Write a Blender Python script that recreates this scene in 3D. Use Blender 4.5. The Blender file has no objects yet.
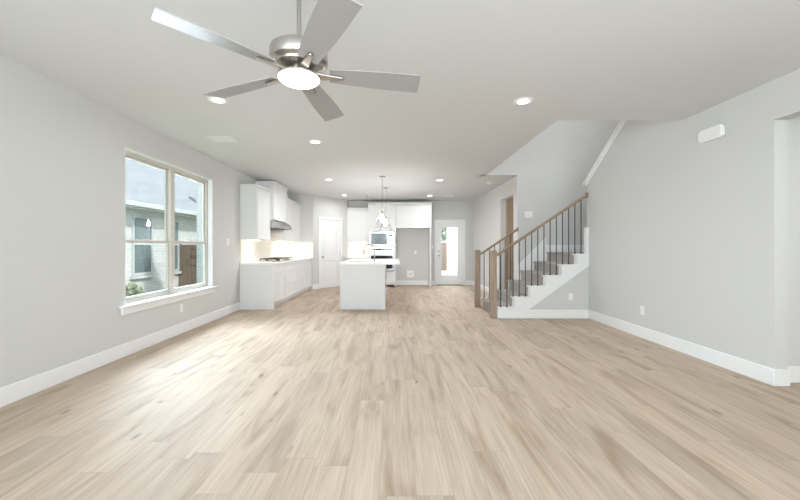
import bpy, bmesh, math, random
from mathutils import Vector, Matrix

random.seed(7)
C = bpy.context.scene
COL = C.collection
PI = math.pi

# ------------------------------------------------------------------ camera
cam_d = bpy.data.cameras.new('camera')
cam = bpy.data.objects.new('camera', cam_d)
COL.objects.link(cam)
cam.location = (0, 0, 1.225)
cam.rotation_euler = (PI / 2, 0, 0)
cam_d.sensor_width = 36
cam_d.lens = 352 / 800 * 36
cam_d.shift_x = 7 / 800
cam_d.shift_y = -3 / 800
cam_d.clip_start = 0.02
C.camera = cam

# ------------------------------------------------------------------ world, sun, daylight
w = bpy.data.worlds.new('sky')
C.world = w
w.use_nodes = True
wn = w.node_tree.nodes
wl = w.node_tree.links
bg = wn['Background']
tc = wn.new('ShaderNodeTexCoord')
sep = wn.new('ShaderNodeSeparateXYZ')
ramp = wn.new('ShaderNodeValToRGB')
wl.new(tc.outputs['Generated'], sep.inputs[0])
wl.new(sep.outputs['Z'], ramp.inputs[0])
ramp.color_ramp.elements[0].color = (0.92, 0.96, 1.0, 1)
ramp.color_ramp.elements[1].color = (0.74, 0.86, 1.0, 1)
wl.new(ramp.outputs[0], bg.inputs['Color'])
bg.inputs['Strength'].default_value = 1.3

sd = bpy.data.lights.new('sun', 'SUN')
sd.energy = 2.6
sd.angle = math.radians(3)
sd.color = (1.0, 0.97, 0.92)
sun = bpy.data.objects.new('sun', sd)
COL.objects.link(sun)
sun.rotation_euler = Vector((-.70, .30, -.65)).to_track_quat('-Z', 'Y').to_euler()


def area(name, loc, rot, sx, sy, power, color=(1, 1, 1)):
    d = bpy.data.lights.new(name, 'AREA')
    d.shape = 'RECTANGLE'
    d.size = sx
    d.size_y = sy
    d.energy = power
    d.color = color
    o = bpy.data.objects.new(name, d)
    COL.objects.link(o)
    o.location = loc
    o.rotation_euler = rot
    return o


# daylight through the row of windows in the wall behind the camera
for wx in (-1.95, 0.15, 2.25):
    area('daylight_rear', (wx, -1.98, 1.45), (math.radians(118), 0, 0), 1.5, 2.0, 85, (0.90, 0.95, 1.0))
# daylight through the side window, falling steeply into the room
ds = area('daylight_side', (-4.3, 6.05, 2.5), (0, 0, 0), 1.9, 2.2, 430, (0.80, 0.90, 1.0))
dd = area('daylight_door', (1.82, 12.25, 2.5), (0, 0, 0), .9, .6, 65, (0.95, 0.98, 1.0))
dd.rotation_euler = Vector((0, -.8, -.9)).to_track_quat('-Z', 'Y').to_euler()
ds.rotation_euler = Vector((4.3, -2.7, -2.7)).to_track_quat('-Z', 'Y').to_euler()

C.view_settings.view_transform = 'Standard'
C.view_settings.look = 'None'
C.view_settings.gamma = 1
C.view_settings.use_curve_mapping = False
C.view_settings.exposure = 0.60
C.cycles.use_denoising = True
C.cycles.max_bounces = 14
C.cycles.diffuse_bounces = 8
C.cycles.glossy_bounces = 6
C.cycles.transparent_max_bounces = 16
C.cycles.sample_clamp_indirect = 6.0
C.cycles.caustics_reflective = False
C.cycles.caustics_refractive = False


# ------------------------------------------------------------------ materials
def new_mat(name):
    m = bpy.data.materials.new(name)
    m.use_nodes = True
    n = m.node_tree.nodes
    return m, n, m.node_tree.links, n['Principled BSDF']


def mat(name, col, rough=0.5, metal=0.0, spec=0.4, noise=0.0, nscale=20.0, bump=0.0, bscale=200.0):
    m, n, l, b = new_mat(name)
    b.inputs['Base Color'].default_value = (*col, 1)
    b.inputs['Roughness'].default_value = rough
    b.inputs['Metallic'].default_value = metal
    b.inputs['Specular IOR Level'].default_value = spec
    if noise or bump:
        t = n.new('ShaderNodeTexCoord')
    if noise:
        nz = n.new('ShaderNodeTexNoise')
        nz.inputs['Scale'].default_value = nscale
        nz.inputs['Detail'].default_value = 4
        l.new(t.outputs['Object'], nz.inputs['Vector'])
        mx = n.new('ShaderNodeMix')
        mx.data_type = 'RGBA'
        l.new(nz.outputs['Fac'], mx.inputs['Factor'])
        mx.inputs['A'].default_value = (*[c * (1 - noise) for c in col], 1)
        mx.inputs['B'].default_value = (*[min(1, c * (1 + noise)) for c in col], 1)
        l.new(mx.outputs['Result'], b.inputs['Base Color'])
    if bump:
        nb = n.new('ShaderNodeTexNoise')
        nb.inputs['Scale'].default_value = bscale
        nb.inputs['Detail'].default_value = 3
        l.new(t.outputs['Object'], nb.inputs['Vector'])
        bp = n.new('ShaderNodeBump')
        bp.inputs['Strength'].default_value = bump
        bp.inputs['Distance'].default_value = 0.002
        l.new(nb.outputs['Fac'], bp.inputs['Height'])
        l.new(bp.outputs['Normal'], b.inputs['Normal'])
    return m


def emit(name, col, strength):
    m = bpy.data.materials.new(name)
    m.use_nodes = True
    n = m.node_tree.nodes
    n.clear()
    e = n.new('ShaderNodeEmission')
    e.inputs['Color'].default_value = (*col, 1)
    e.inputs['Strength'].default_value = strength
    o = n.new('ShaderNodeOutputMaterial')
    m.node_tree.links.new(e.outputs[0], o.inputs[0])
    return m


def glass(name, tint=(1, 1, 1), refl=0.06, edge=0.5):
    """thin clear sheet: mostly transmits, reflects by viewing angle"""
    m = bpy.data.materials.new(name)
    m.use_nodes = True
    n = m.node_tree.nodes
    l = m.node_tree.links
    n.clear()
    tr = n.new('ShaderNodeBsdfTransparent')
    tr.inputs['Color'].default_value = (*tint, 1)
    gl = n.new('ShaderNodeBsdfGlossy')
    gl.inputs['Roughness'].default_value = 0.02
    lw = n.new('ShaderNodeLayerWeight')
    lw.inputs['Blend'].default_value = 0.5
    mr = n.new('ShaderNodeMapRange')
    mr.inputs['To Min'].default_value = refl
    mr.inputs['To Max'].default_value = edge
    l.new(lw.outputs['Facing'], mr.inputs['Value'])
    pw = n.new('ShaderNodeMath')
    pw.operation = 'MULTIPLY'
    l.new(mr.outputs['Result'], pw.inputs[0])
    pw.inputs[1].default_value = 1.0
    mx = n.new('ShaderNodeMixShader')
    l.new(pw.outputs[0], mx.inputs['Fac'])
    l.new(tr.outputs[0], mx.inputs[1])
    l.new(gl.outputs[0], mx.inputs[2])
    o = n.new('ShaderNodeOutputMaterial')
    l.new(mx.outputs[0], o.inputs[0])
    return m


def floor_mat():
    m, n, l, b = new_mat('oak_planks')
    t = n.new('ShaderNodeTexCoord')
    def math_(op, a, b=None):
        q = n.new('ShaderNodeMath')
        q.operation = op
        for i_, v_ in enumerate((a, b)):
            if v_ is None: continue
            if isinstance(v_, (int, float)): q.inputs[i_].default_value = v_
            else: l.new(v_, q.inputs[i_])
        return q.outputs[0]
    sp = n.new('ShaderNodeSeparateXYZ')
    l.new(t.outputs['Object'], sp.inputs[0])
    rowf = math_('DIVIDE', math_('ADD', sp.outputs['X'], 20.05), 0.185)
    row = math_('FLOOR', rowf)
    wn1 = n.new('ShaderNodeTexWhiteNoise')
    wn1.noise_dimensions = '1D'
    l.new(row, wn1.inputs['W'])
    colf = math_('ADD', math_('DIVIDE', math_('ADD', sp.outputs['Y'], 20.0), 1.52), math_('MULTIPLY', wn1.outputs['Value'], 7.0))
    colm = math_('FLOOR', colf)
    idv = n.new('ShaderNodeCombineXYZ')
    l.new(row, idv.inputs['X'])
    l.new(colm, idv.inputs['Y'])
    wn2 = n.new('ShaderNodeTexWhiteNoise')
    wn2.noise_dimensions = '2D'
    l.new(idv.outputs[0], wn2.inputs['Vector'])
    fr_ = math_('FRACT', rowf)
    fc_ = math_('FRACT', colf)
    er = math_('MULTIPLY', math_('MINIMUM', fr_, math_('SUBTRACT', 1.0, fr_)), 0.185)
    ec = math_('MULTIPLY', math_('MINIMUM', fc_, math_('SUBTRACT', 1.0, fc_)), 1.52)
    joint = math_('LESS_THAN', math_('MINIMUM', er, ec), 0.0012)
    # offset the grain per plank so that it breaks at the joints
    off = n.new('ShaderNodeVectorMath')
    off.operation = 'SCALE'
    off.inputs['Scale'].default_value = 31.0
    l.new(wn2.outputs['Color'], off.inputs[0])
    add = n.new('ShaderNodeVectorMath')
    add.operation = 'ADD'
    l.new(t.outputs['Object'], add.inputs[0])
    l.new(off.outputs['Vector'], add.inputs[1])
    st = n.new('ShaderNodeMapping')
    st.inputs['Scale'].default_value = (6.5, 0.9, 1.0)
    l.new(add.outputs['Vector'], st.inputs['Vector'])
    g1 = n.new('ShaderNodeTexNoise')
    g1.inputs['Scale'].default_value = 1.0
    g1.inputs['Detail'].default_value = 5
    g1.inputs['Distortion'].default_value = 1.4
    l.new(st.outputs['Vector'], g1.inputs['Vector'])
    st2 = n.new('ShaderNodeMapping')
    st2.inputs['Scale'].default_value = (85.0, 2.5, 1.0)
    l.new(add.outputs['Vector'], st2.inputs['Vector'])
    g2 = n.new('ShaderNodeTexNoise')
    g2.inputs['Scale'].default_value = 1.0
    g2.inputs['Detail'].default_value = 3
    l.new(st2.outputs['Vector'], g2.inputs['Vector'])
    rp = n.new('ShaderNodeValToRGB')
    e = rp.color_ramp.elements
    e[0].position = 0.24
    e[0].color = (0.315, 0.240, 0.172, 1)
    e[1].position = 0.72
    e[1].color = (0.505, 0.415, 0.332, 1)
    x = e.new(0.46)
    x.color = (0.442, 0.352, 0.273, 1)
    l.new(g1.outputs['Fac'], rp.inputs[0])
    fine = n.new('ShaderNodeMix')
    fine.data_type = 'RGBA'
    fine.blend_type = 'OVERLAY'
    fine.inputs['Factor'].default_value = 0.26
    l.new(rp.outputs[0], fine.inputs['A'])
    l.new(g2.outputs['Fac'], fine.inputs['B'])
    # tone per plank
    tone = n.new('ShaderNodeMapRange')
    tone.inputs['To Min'].default_value = 0.92
    tone.inputs['To Max'].default_value = 1.07
    l.new(wn2.outputs['Value'], tone.inputs['Value'])
    mul = n.new('ShaderNodeVectorMath')
    mul.operation = 'SCALE'
    l.new(fine.outputs['Result'], mul.inputs[0])
    l.new(tone.outputs['Result'], mul.inputs['Scale'])
    # knots
    kst = n.new('ShaderNodeMapping')
    kst.inputs['Scale'].default_value = (5.0, 1.7, 1.0)
    l.new(add.outputs['Vector'], kst.inputs['Vector'])
    vo = n.new('ShaderNodeTexVoronoi')
    vo.inputs['Scale'].default_value = 1.0
    l.new(kst.outputs['Vector'], vo.inputs['Vector'])
    kr = n.new('ShaderNodeMapRange')
    kr.inputs['From Min'].default_value = 0.02
    kr.inputs['From Max'].default_value = 0.11
    kr.inputs['To Min'].default_value = 0.42
    kr.inputs['To Max'].default_value = 1.0
    l.new(vo.outputs['Distance'], kr.inputs['Value'])
    kn = n.new('ShaderNodeVectorMath')
    kn.operation = 'SCALE'
    l.new(mul.outputs['Vector'], kn.inputs[0])
    l.new(kr.outputs['Result'], kn.inputs['Scale'])
    # joints
    jo = n.new('ShaderNodeMix')
    jo.data_type = 'RGBA'
    l.new(math_('MULTIPLY', joint, 0.55), jo.inputs['Factor'])
    l.new(kn.outputs['Vector'], jo.inputs['A'])
    jo.inputs['B'].default_value = (0.24, 0.18, 0.13, 1)
    l.new(jo.outputs['Result'], b.inputs['Base Color'])
    b.inputs['Roughness'].default_value = 0.62
    b.inputs['Specular IOR Level'].default_value = 0.22
    bp = n.new('ShaderNodeBump')
    bp.inputs['Strength'].default_value = 0.08
    bp.inputs['Distance'].default_value = 0.002
    l.new(g2.outputs['Fac'], bp.inputs['Height'])
    l.new(bp.outputs['Normal'], b.inputs['Normal'])
    return m


def wood_mat(name, c0, c1, axis_scale, rough=0.5):
    m, n, l, b = new_mat(name)
    t = n.new('ShaderNodeTexCoord')
    mp = n.new('ShaderNodeMapping')
    mp.inputs['Scale'].default_value = axis_scale
    l.new(t.outputs['Object'], mp.inputs['Vector'])
    nz = n.new('ShaderNodeTexNoise')
    nz.inputs['Scale'].default_value = 1
    nz.inputs['Detail'].default_value = 5
    nz.inputs['Distortion'].default_value = 0.6
    l.new(mp.outputs['Vector'], nz.inputs['Vector'])
    rp = n.new('ShaderNodeValToRGB')
    rp.color_ramp.elements[0].position = 0.3
    rp.color_ramp.elements[0].color = (*c0, 1)
    rp.color_ramp.elements[1].position = 0.7
    rp.color_ramp.elements[1].color = (*c1, 1)
    l.new(nz.outputs['Fac'], rp.inputs[0])
    l.new(rp.outputs[0], b.inputs['Base Color'])
    b.inputs['Roughness'].default_value = rough
    return m


def brick_mat(name, c1, c2, cm, bw, rh, ms, rot, rough=0.85):
    m, n, l, b = new_mat(name)
    t = n.new('ShaderNodeTexCoord')
    sp = n.new('ShaderNodeSeparateXYZ')
    l.new(t.outputs['Object'], sp.inputs[0])
    cb = n.new('ShaderNodeCombineXYZ')
    l.new(sp.outputs[rot[0]], cb.inputs['X'])
    l.new(sp.outputs[rot[1]], cb.inputs['Y'])
    br = n.new('ShaderNodeTexBrick')
    br.inputs['Scale'].default_value = 1
    br.inputs['Brick Width'].default_value = bw
    br.inputs['Row Height'].default_value = rh
    br.inputs['Mortar Size'].default_value = ms
    br.inputs['Color1'].default_value = (*c1, 1)
    br.inputs['Color2'].default_value = (*c2, 1)
    br.inputs['Mortar'].default_value = (*cm, 1)
    l.new(cb.outputs[0], br.inputs['Vector'])
    l.new(br.outputs['Color'], b.inputs['Base Color'])
    b.inputs['Roughness'].default_value = rough
    return m


M = {}
M['wall'] = mat('wall_paint', (0.590, 0.590, 0.580), 0.9, spec=0.15, bump=0.05, bscale=160)
M['ceiling'] = mat('ceiling_paint', (0.635, 0.642, 0.648), 0.95, spec=0.1, bump=0.06, bscale=120)
M['trim'] = mat('white_trim_paint', (0.78, 0.785, 0.79), 0.45, spec=0.35, noise=0.01)
M['cabinet'] = mat('white_cabinet_paint', (0.705, 0.708, 0.710), 0.42, spec=0.35, noise=0.01)
M['gap'] = mat('dark_gap', (0.05, 0.045, 0.04), 0.9)
M['floor'] = floor_mat()
M['quartz'] = mat('white_quartz', (0.83, 0.83, 0.82), 0.2, spec=0.5, noise=0.02, nscale=8)
M['tile'] = brick_mat('cream_backsplash_tile', (0.78, 0.75, 0.70), (0.74, 0.71, 0.66), (0.70, 0.67, 0.62), 0.30, 0.10, 0.002, ('Y', 'Z'), 0.3)
M['tile_back'] = brick_mat('cream_backsplash_tile_back', (0.78, 0.75, 0.70), (0.74, 0.71, 0.66), (0.70, 0.67, 0.62), 0.30, 0.10, 0.002, ('X', 'Z'), 0.3)
M['steel'] = mat('stainless_steel', (0.40, 0.40, 0.395), 0.28, metal=1.0, noise=0.03, nscale=40)
M['nickel'] = mat('brushed_nickel', (0.50, 0.475, 0.445), 0.32, metal=1.0, noise=0.03, nscale=30)
M['bronze'] = mat('champagne_bronze', (0.26, 0.215, 0.165), 0.32, metal=1.0)
M['blade'] = mat('silver_fan_blade', (0.35, 0.35, 0.355), 0.42, metal=0.15, spec=0.4, noise=0.03, nscale=6)
M['black'] = mat('black_iron', (0.025, 0.025, 0.028), 0.5, spec=0.4)
M['blackglass'] = mat('black_glass', (0.012, 0.013, 0.015), 0.05, spec=0.6)
M['metalblack'] = mat('dark_metal_baluster', (0.05, 0.05, 0.055), 0.45, metal=0.3)
M['oak'] = wood_mat('weathered_oak_stain', (0.25, 0.183, 0.135), (0.36, 0.275, 0.210), (22, 22, 2.2))
M['oakrail'] = wood_mat('weathered_oak_rail', (0.21, 0.148, 0.102), (0.32, 0.24, 0.17), (3, 30, 20))
M['tandoor'] = wood_mat('tan_wood_door', (0.34, 0.25, 0.18), (0.44, 0.33, 0.24), (18, 18, 1.6))
M['carpet'] = mat('grey_carpet', (0.35, 0.33, 0.31), 1.0, spec=0.0, noise=0.22, nscale=260, bump=0.6, bscale=420)
M['almond'] = mat('almond_vinyl_frame', (0.56, 0.53, 0.485), 0.5, spec=0.3)
M['glass'] = glass('window_glass', (0.94, 0.975, 0.975), 0.012, 0.11)
M['clear'] = glass('clear_pendant_glass', (0.99, 0.99, 0.99), 0.02, 0.30)
M['plate'] = mat('white_plastic_plate', (0.80, 0.80, 0.80), 0.4, spec=0.4)
M['slot'] = mat('socket_slot', (0.25, 0.25, 0.25), 0.6)
M['can'] = emit('downlight_lens', (1.0, 0.97, 0.93), 6)
M['fanlens'] = emit('fan_light_lens', (1.0, 0.98, 0.94), 3.2)
M['bulb'] = emit('pendant_bulb', (1.0, 0.98, 0.96), 260)
M['strip'] = emit('under_cabinet_light', (1.0, 0.88, 0.70), 4)
M['ledblue'] = emit('display_glow', (0.55, 0.75, 0.9), 0.25)
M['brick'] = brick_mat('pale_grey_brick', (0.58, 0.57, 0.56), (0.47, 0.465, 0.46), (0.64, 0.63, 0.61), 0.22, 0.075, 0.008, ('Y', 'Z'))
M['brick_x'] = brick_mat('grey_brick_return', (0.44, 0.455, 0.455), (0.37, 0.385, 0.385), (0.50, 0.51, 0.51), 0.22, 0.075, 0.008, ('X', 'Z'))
M['shingle'] = brick_mat('grey_shingles', (0.32, 0.332, 0.345), (0.26, 0.27, 0.285), (0.20, 0.207, 0.22), 0.30, 0.14, 0.006, ('Y', 'X'))
M['cedar'] = wood_mat('brown_fence_boards', (0.13, 0.085, 0.06), (0.24, 0.17, 0.12), (30, 30, 2))
M['cedarred'] = wood_mat('red_brown_fence_boards', (0.32, 0.20, 0.15), (0.44, 0.30, 0.23), (20, 20, 2))
M['grass'] = mat('lawn', (0.20, 0.24, 0.11), 1.0, spec=0, noise=0.3, nscale=30)
M['concrete'] = mat('patio_concrete', (0.55, 0.54, 0.52), 0.9, spec=0.1, noise=0.08, nscale=12)
M['leaf'] = mat('shrub_leaves', (0.30, 0.33, 0.23), 0.7, spec=0.2, noise=0.3, nscale=14)
M['extwhite'] = mat('white_painted_siding', (0.80, 0.80, 0.79), 0.8, spec=0.1)
M['gutter'] = mat('pale_grey_gutter_metal', (0.50, 0.505, 0.51), 0.6, spec=0.2)
M['darkpane'] = mat('dark_reflective_pane', (0.13, 0.17, 0.18), 0.12, spec=0.4)


# ------------------------------------------------------------------ mesh helpers
class MB:
    """collects shapes; coordinates are world coordinates unless the parent is given as local"""

    def __init__(self):
        self.bm = bmesh.new()

    def box(self, x0, x1, y0, y1, z0, z1):
        x0, x1 = sorted((x0, x1)); y0, y1 = sorted((y0, y1)); z0, z1 = sorted((z0, z1))
        v = [self.bm.verts.new(p) for p in ((x0, y0, z0), (x1, y0, z0), (x1, y1, z0), (x0, y1, z0),
                                            (x0, y0, z1), (x1, y0, z1), (x1, y1, z1), (x0, y1, z1))]
        for f in ((0, 3, 2, 1), (4, 5, 6, 7), (0, 1, 5, 4), (1, 2, 6, 5), (2, 3, 7, 6), (3, 0, 4, 7)):
            self.bm.faces.new([v[i] for i in f])
        return self

    def prism(self, pts, axis, a0, a1):
        """polygon of 2D points extruded along axis: 'x' -> pts are (y,z); 'y' -> (x,z); 'z' -> (x,y)"""
        def P(p, a):
            return {'x': (a, p[0], p[1]), 'y': (p[0], a, p[1]), 'z': (p[0], p[1], a)}[axis]
        A = [self.bm.verts.new(P(p, a0)) for p in pts]
        B = [self.bm.verts.new(P(p, a1)) for p in pts]
        k = len(pts)
        fs = [self.bm.faces.new(A[::-1]), self.bm.faces.new(B)]
        for i in range(k):
            fs.append(self.bm.faces.new((A[i], A[(i + 1) % k], B[(i + 1) % k], B[i])))
        bmesh.ops.recalc_face_normals(self.bm, faces=fs)
        return self

    def lathe(self, prof, c, seg=32, cap0=True, cap1=True):
        """profile of (radius, z) swept round a vertical axis through c"""
        rings = []
        for r, z in prof:
            rings.append([self.bm.verts.new((c[0] + r * math.cos(2 * PI * i / seg), c[1] + r * math.sin(2 * PI * i / seg), c[2] + z)) for i in range(seg)])
        fs = []
        for a, b in zip(rings, rings[1:]):
            for i in range(seg):
                fs.append(self.bm.faces.new((a[i], a[(i + 1) % seg], b[(i + 1) % seg], b[i])))
        if cap0: fs.append(self.bm.faces.new(rings[0][::-1]))
        if cap1: fs.append(self.bm.faces.new(rings[-1]))
        bmesh.ops.recalc_face_normals(self.bm, faces=fs)
        for f in fs: f.smooth = True
        return self

    def tube(self, path, r, seg=12):
        path = [Vector(p) for p in path]
        rings = []
        up = None
        for i, p in enumerate(path):
            d = (path[min(i + 1, len(path) - 1)] - path[max(i - 1, 0)]).normalized()
            if up is None:
                up = Vector((0, 0, 1)) if abs(d.z) < 0.9 else Vector((0, 1, 0))
            s = d.cross(up).normalized()
            u = s.cross(d).normalized()
            up = u
            rr = r[i] if isinstance(r, (list, tuple)) else r
            rings.append([self.bm.verts.new(p + rr * (math.cos(2 * PI * k / seg) * s + math.sin(2 * PI * k / seg) * u)) for k in range(seg)])
        fs = []
        for a, b in zip(rings, rings[1:]):
            for k in range(seg):
                fs.append(self.bm.faces.new((a[k], a[(k + 1) % seg], b[(k + 1) % seg], b[k])))
        fs.append(self.bm.faces.new(rings[0][::-1])); fs.append(self.bm.faces.new(rings[-1]))
        bmesh.ops.recalc_face_normals(self.bm, faces=fs)
        for f in fs: f.smooth = True
        return self

    def xform(self, mtx):
        bmesh.ops.transform(self.bm, matrix=mtx, verts=self.bm.verts)
        return self

    def build(self, name, m, parent=None, local=False, bev=0.0, origin=None):
        me = bpy.data.meshes.new(name)
        if parent is not None and not local:
            top = parent
            while top.parent: top = top.parent
            bmesh.ops.translate(self.bm, vec=-Vector(top.location), verts=self.bm.verts)
        if parent is None and origin is not None:
            bmesh.ops.translate(self.bm, vec=-Vector(origin), verts=self.bm.verts)
        bmesh.ops.recalc_face_normals(self.bm, faces=self.bm.faces) if False else None
        self.bm.to_mesh(me)
        self.bm.free()
        me.set_sharp_from_angle(angle=math.radians(38))
        me.materials.append(m)
        o = bpy.data.objects.new(name, me)
        COL.objects.link(o)
        if parent is not None: o.parent = parent
        elif origin is not None: o.location = origin
        if bev:
            b = o.modifiers.new('bevel', 'BEVEL')
            b.width = bev; b.segments = 2; b.limit_method = 'ANGLE'; b.angle_limit = math.radians(40)
        return o


def tag(o, label, cat, group=None, kind=None):
    o['label'] = label
    o['category'] = cat
    if group: o['group'] = group
    if kind: o['kind'] = kind
    return o


def thing(name, label, cat, loc, rz=0.0, group=None):
    o = bpy.data.objects.new(name, None)
    o.empty_display_size = 0.05
    COL.objects.link(o)
    o.location = loc
    o.rotation_euler = (0, 0, rz)
    return tag(o, label, cat, group)


def struct(name, mb, m, bev=0.0):
    o = mb.build(name, m, bev=bev)
    o['kind'] = 'structure'
    return o


def dup(root, loc, label, rz=None):
    r = root.copy(); COL.objects.link(r); r.location = loc
    if rz is not None: r.rotation_euler = (0, 0, rz)
    r['label'] = label
    for ch in list(root.children):
        c = ch.copy(); COL.objects.link(c); c.parent = r
        for g in list(ch.children):
            d = g.copy(); COL.objects.link(d); d.parent = c
    return r


# ------------------------------------------------------------------ room dimensions
XL, XR = -3.0, 3.36           # left and right wall faces
YB, YF = 11.3, -1.8           # back wall, wall behind the camera
H = 2.70                      # ceiling
YS0, YS1 = 6.04, 7.21         # stair flight: camera side, far side
XH = 2.55                     # hall wall
HX, HY = 1.91, 4.10           # left and front edge of the stairwell opening
BH = 0.15                     # baseboard height
OPY0, OPY1, OPZ = 1.2, 3.105, 2.347   # opening in the right wall
WY0, WY1, WZ0, WZ1 = 3.94, 5.855, 0.575, 2.345   # side window opening

# ------------------------------------------------------------------ shell
struct('floor', MB().box(XL - .15, 5.6, YF - .15, YB + .1, -0.12, 0), M['floor'])

cb = MB()
cb.box(XL - .15, HX, YF - .15, YB + .15, H, H + .3)
cb.box(HX, 5.6, YF - .15, HY, H, H + .3)
cb.box(HX, 5.6, YS1 + .12, YB + .15, H, H + .3)
struct('ceiling', cb, M['ceiling'])

wb = MB()
wb.box(XL - .15, XL, YF - .15, WY0, 0, H)
wb.box(XL - .15, XL, WY1, YB + .15, 0, H)
wb.box(XL - .15, XL, WY0, WY1, 0, WZ0 - .03)
wb.box(XL - .15, XL, WY0, WY1, WZ1, H)
struct('wall_left', wb, M['wall'])

# right wall: hall opening, header, and the raked top beside the upper flight
wb = MB()
wb.prism([(OPY1, 0), (6.10, 0), (6.10, 2.365), (HY, 3.795), (HY, H), (OPY1, H)], 'x', XR, XR + .12)
wb.box(XR, XR + .12, OPY0, OPY1, OPZ, H)
wb.box(XR, XR + .12, YF, OPY0, 0, H)
struct('wall_right', wb, M['wall'])

# raked white cap on the half wall beside the upper flight
sl = (3.795 - 2.365) / (6.10 - HY)
def rk(y, dz=0): return 2.365 + sl * (6.10 - y) + dz
tb = MB()
tb.prism([(6.19, rk(6.19, .0)), (6.19, rk(6.19, .03)), (HY + .01, rk(HY + .01, .03)), (HY + .01, rk(HY + .01, .0))], 'x', XR - .035, XR + .155)
tb.prism([(6.125, rk(6.125, -.07)), (6.125, rk(6.125, .0)), (HY + .01, rk(HY + .01, .0)), (HY + .01, rk(HY + .01, -.07))], 'x', XR - .014, XR + .002)
struct('trim_1', tb, M['trim'], bev=.004)

# back wall with the glazed door's opening
DX0, DX1, DZ = 1.405, 2.245, 2.03
wb = MB()
wb.box(-1.43, DX0, YB, YB + .15, 0, H)
wb.box(DX1, 4.8, YB, YB + .15, 0, H)
wb.box(DX0, DX1, YB, YB + .15, DZ, H)
wb.box(XL, -1.43, YB, YB + .15, 0, H)
struct('wall_back', wb, M['wall'])

# wall at the end of the cooktop run, angled pantry wall, short return
PA, PB = Vector((-2.287, 10.10)), Vector((-1.43, 11.0))
pd = (PB - PA); plen = pd.length; pd.normalize()
pang = math.atan2(pd.y, pd.x)
PT0, PT1, PZ = 0.246, 0.965, 2.035
struct('wall_cooktop_end', MB().box(XL, PA.x, PA.y, PA.y + .11, 0, H), M['wall'])
wb = MB()
wb.box(0, PT0, 0, .11, 0, H).box(PT1, plen, 0, .11, 0, H).box(PT0, PT1, 0, .11, PZ, H)
wb.xform(Matrix.Translation((PA.x, PA.y, 0)) @ Matrix.Rotation(pang, 4, 'Z'))
struct('wall_pantry', wb, M['wall'])
struct('wall_pantry_return', MB().box(-1.54, -1.43, 11.0, YB, 0, H), M['wall'])

# hall wall on the right of the kitchen with a plain opening
wb = MB()
wb.box(XH, XH + .12, YS1, 7.455, 0, H).box(XH, XH + .12, 8.36, YB, 0, H).box(XH, XH + .12, 7.455, 8.36, 2.34, H)
struct('wall_hall', wb, M['wall'])
# the small room behind that opening
struct('wall_side_room', MB().box(XH + .12, 4.65, 9.6, 9.7, 0, H).box(4.65, 4.75, YS1 + .1, 9.7, 0, H), M['wall'])

d = MB().box(XH + .1215, XH + .86, 8.30, 8.34, .01, 2.42)
door3 = struct('door_3', d, M['tandoor'], bev=.003)
k = MB().lathe([(.026, 0), (.026, .008), (.011, .012), (.011, .035), (.024, .042), (.029, .055), (.022, .068), (.006, .072)], (0, 0, 0), 20)
k.xform(Matrix.Translation((XH + .80, 8.30, .95)) @ Matrix.Rotation(PI / 2, 4, 'X')).build('door_knob', M['nickel'], door3)

# stair back wall, two storeys, and the upstairs walls round the opening
struct('wall_stair_back', MB().box(XH + .12, 4.75, YS1, YS1 + .12, 0, H).box(HX - .12, 4.75, YS1, YS1 + .12, H, 5.3), M['wall'])
struct('wall_stair_right', MB().box(4.62, 4.75, HY - .9, YS1, 0, 5.3), M['wall'])
struct('wall_upstairs', MB().box(HX - .12, HX, HY, YS1, H + .3, 5.3).box(HX - .12, 4.75, HY - .1, HY, H + .3, 5.3), M['wall'])
struct('ceiling_upstairs', MB().box(HX - .12, 4.75, HY - .1, YS1 + .12, 5.3, 5.4), M['ceiling'])

# hall beyond the right wall's opening
struct('wall_hall_front', MB().box(XR + .12, 5.6, 3.185, 3.30, 0, H), M['wall'])
struct('wall_hall_right', MB().box(5.5, 5.6, YF, 3.185, 0, H), M['wall'])
# wall behind the camera, with three window openings
wb = MB()
xs = [XL - .15, -2.70, -1.20, -0.60, 0.90, 1.50, 3.00, 5.6]
for i in range(0, 8, 2):
    wb.box(xs[i], xs[i + 1], YF - .15, YF, 0, H)
for i in (1, 3, 5):
    wb.box(xs[i], xs[i + 1], YF - .15, YF, 0, .45).box(xs[i], xs[i + 1], YF - .15, YF, 2.45, H)
struct('wall_rear', wb, M['wall'])
for k, i in enumerate((1, 3, 5)):
    a, b = xs[i], xs[i + 1]
    fb = MB()
    for (u0, u1, z0, z1) in ((a, b, .45, .51), (a, b, 2.39, 2.45), (a, a + .05, .51, 2.39), (b - .05, b, .51, 2.39), (a, b, 1.42, 1.46)):
        fb.box(u0, u1, YF - .10, YF - .05, z0, z1)
    o = struct('window_%d' % (k + 2), fb, M['almond'])
    g = MB().box(a + .05, b - .05, YF - .08, YF - .075, .51, 2.39).build('pane', M['glass'], o)

# ------------------------------------------------------------------ baseboards
def bb(name, boxes):
    m_ = MB()
    for b_ in boxes: m_.box(*b_)
    return struct(name, m_, M['trim'], bev=.006)

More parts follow.
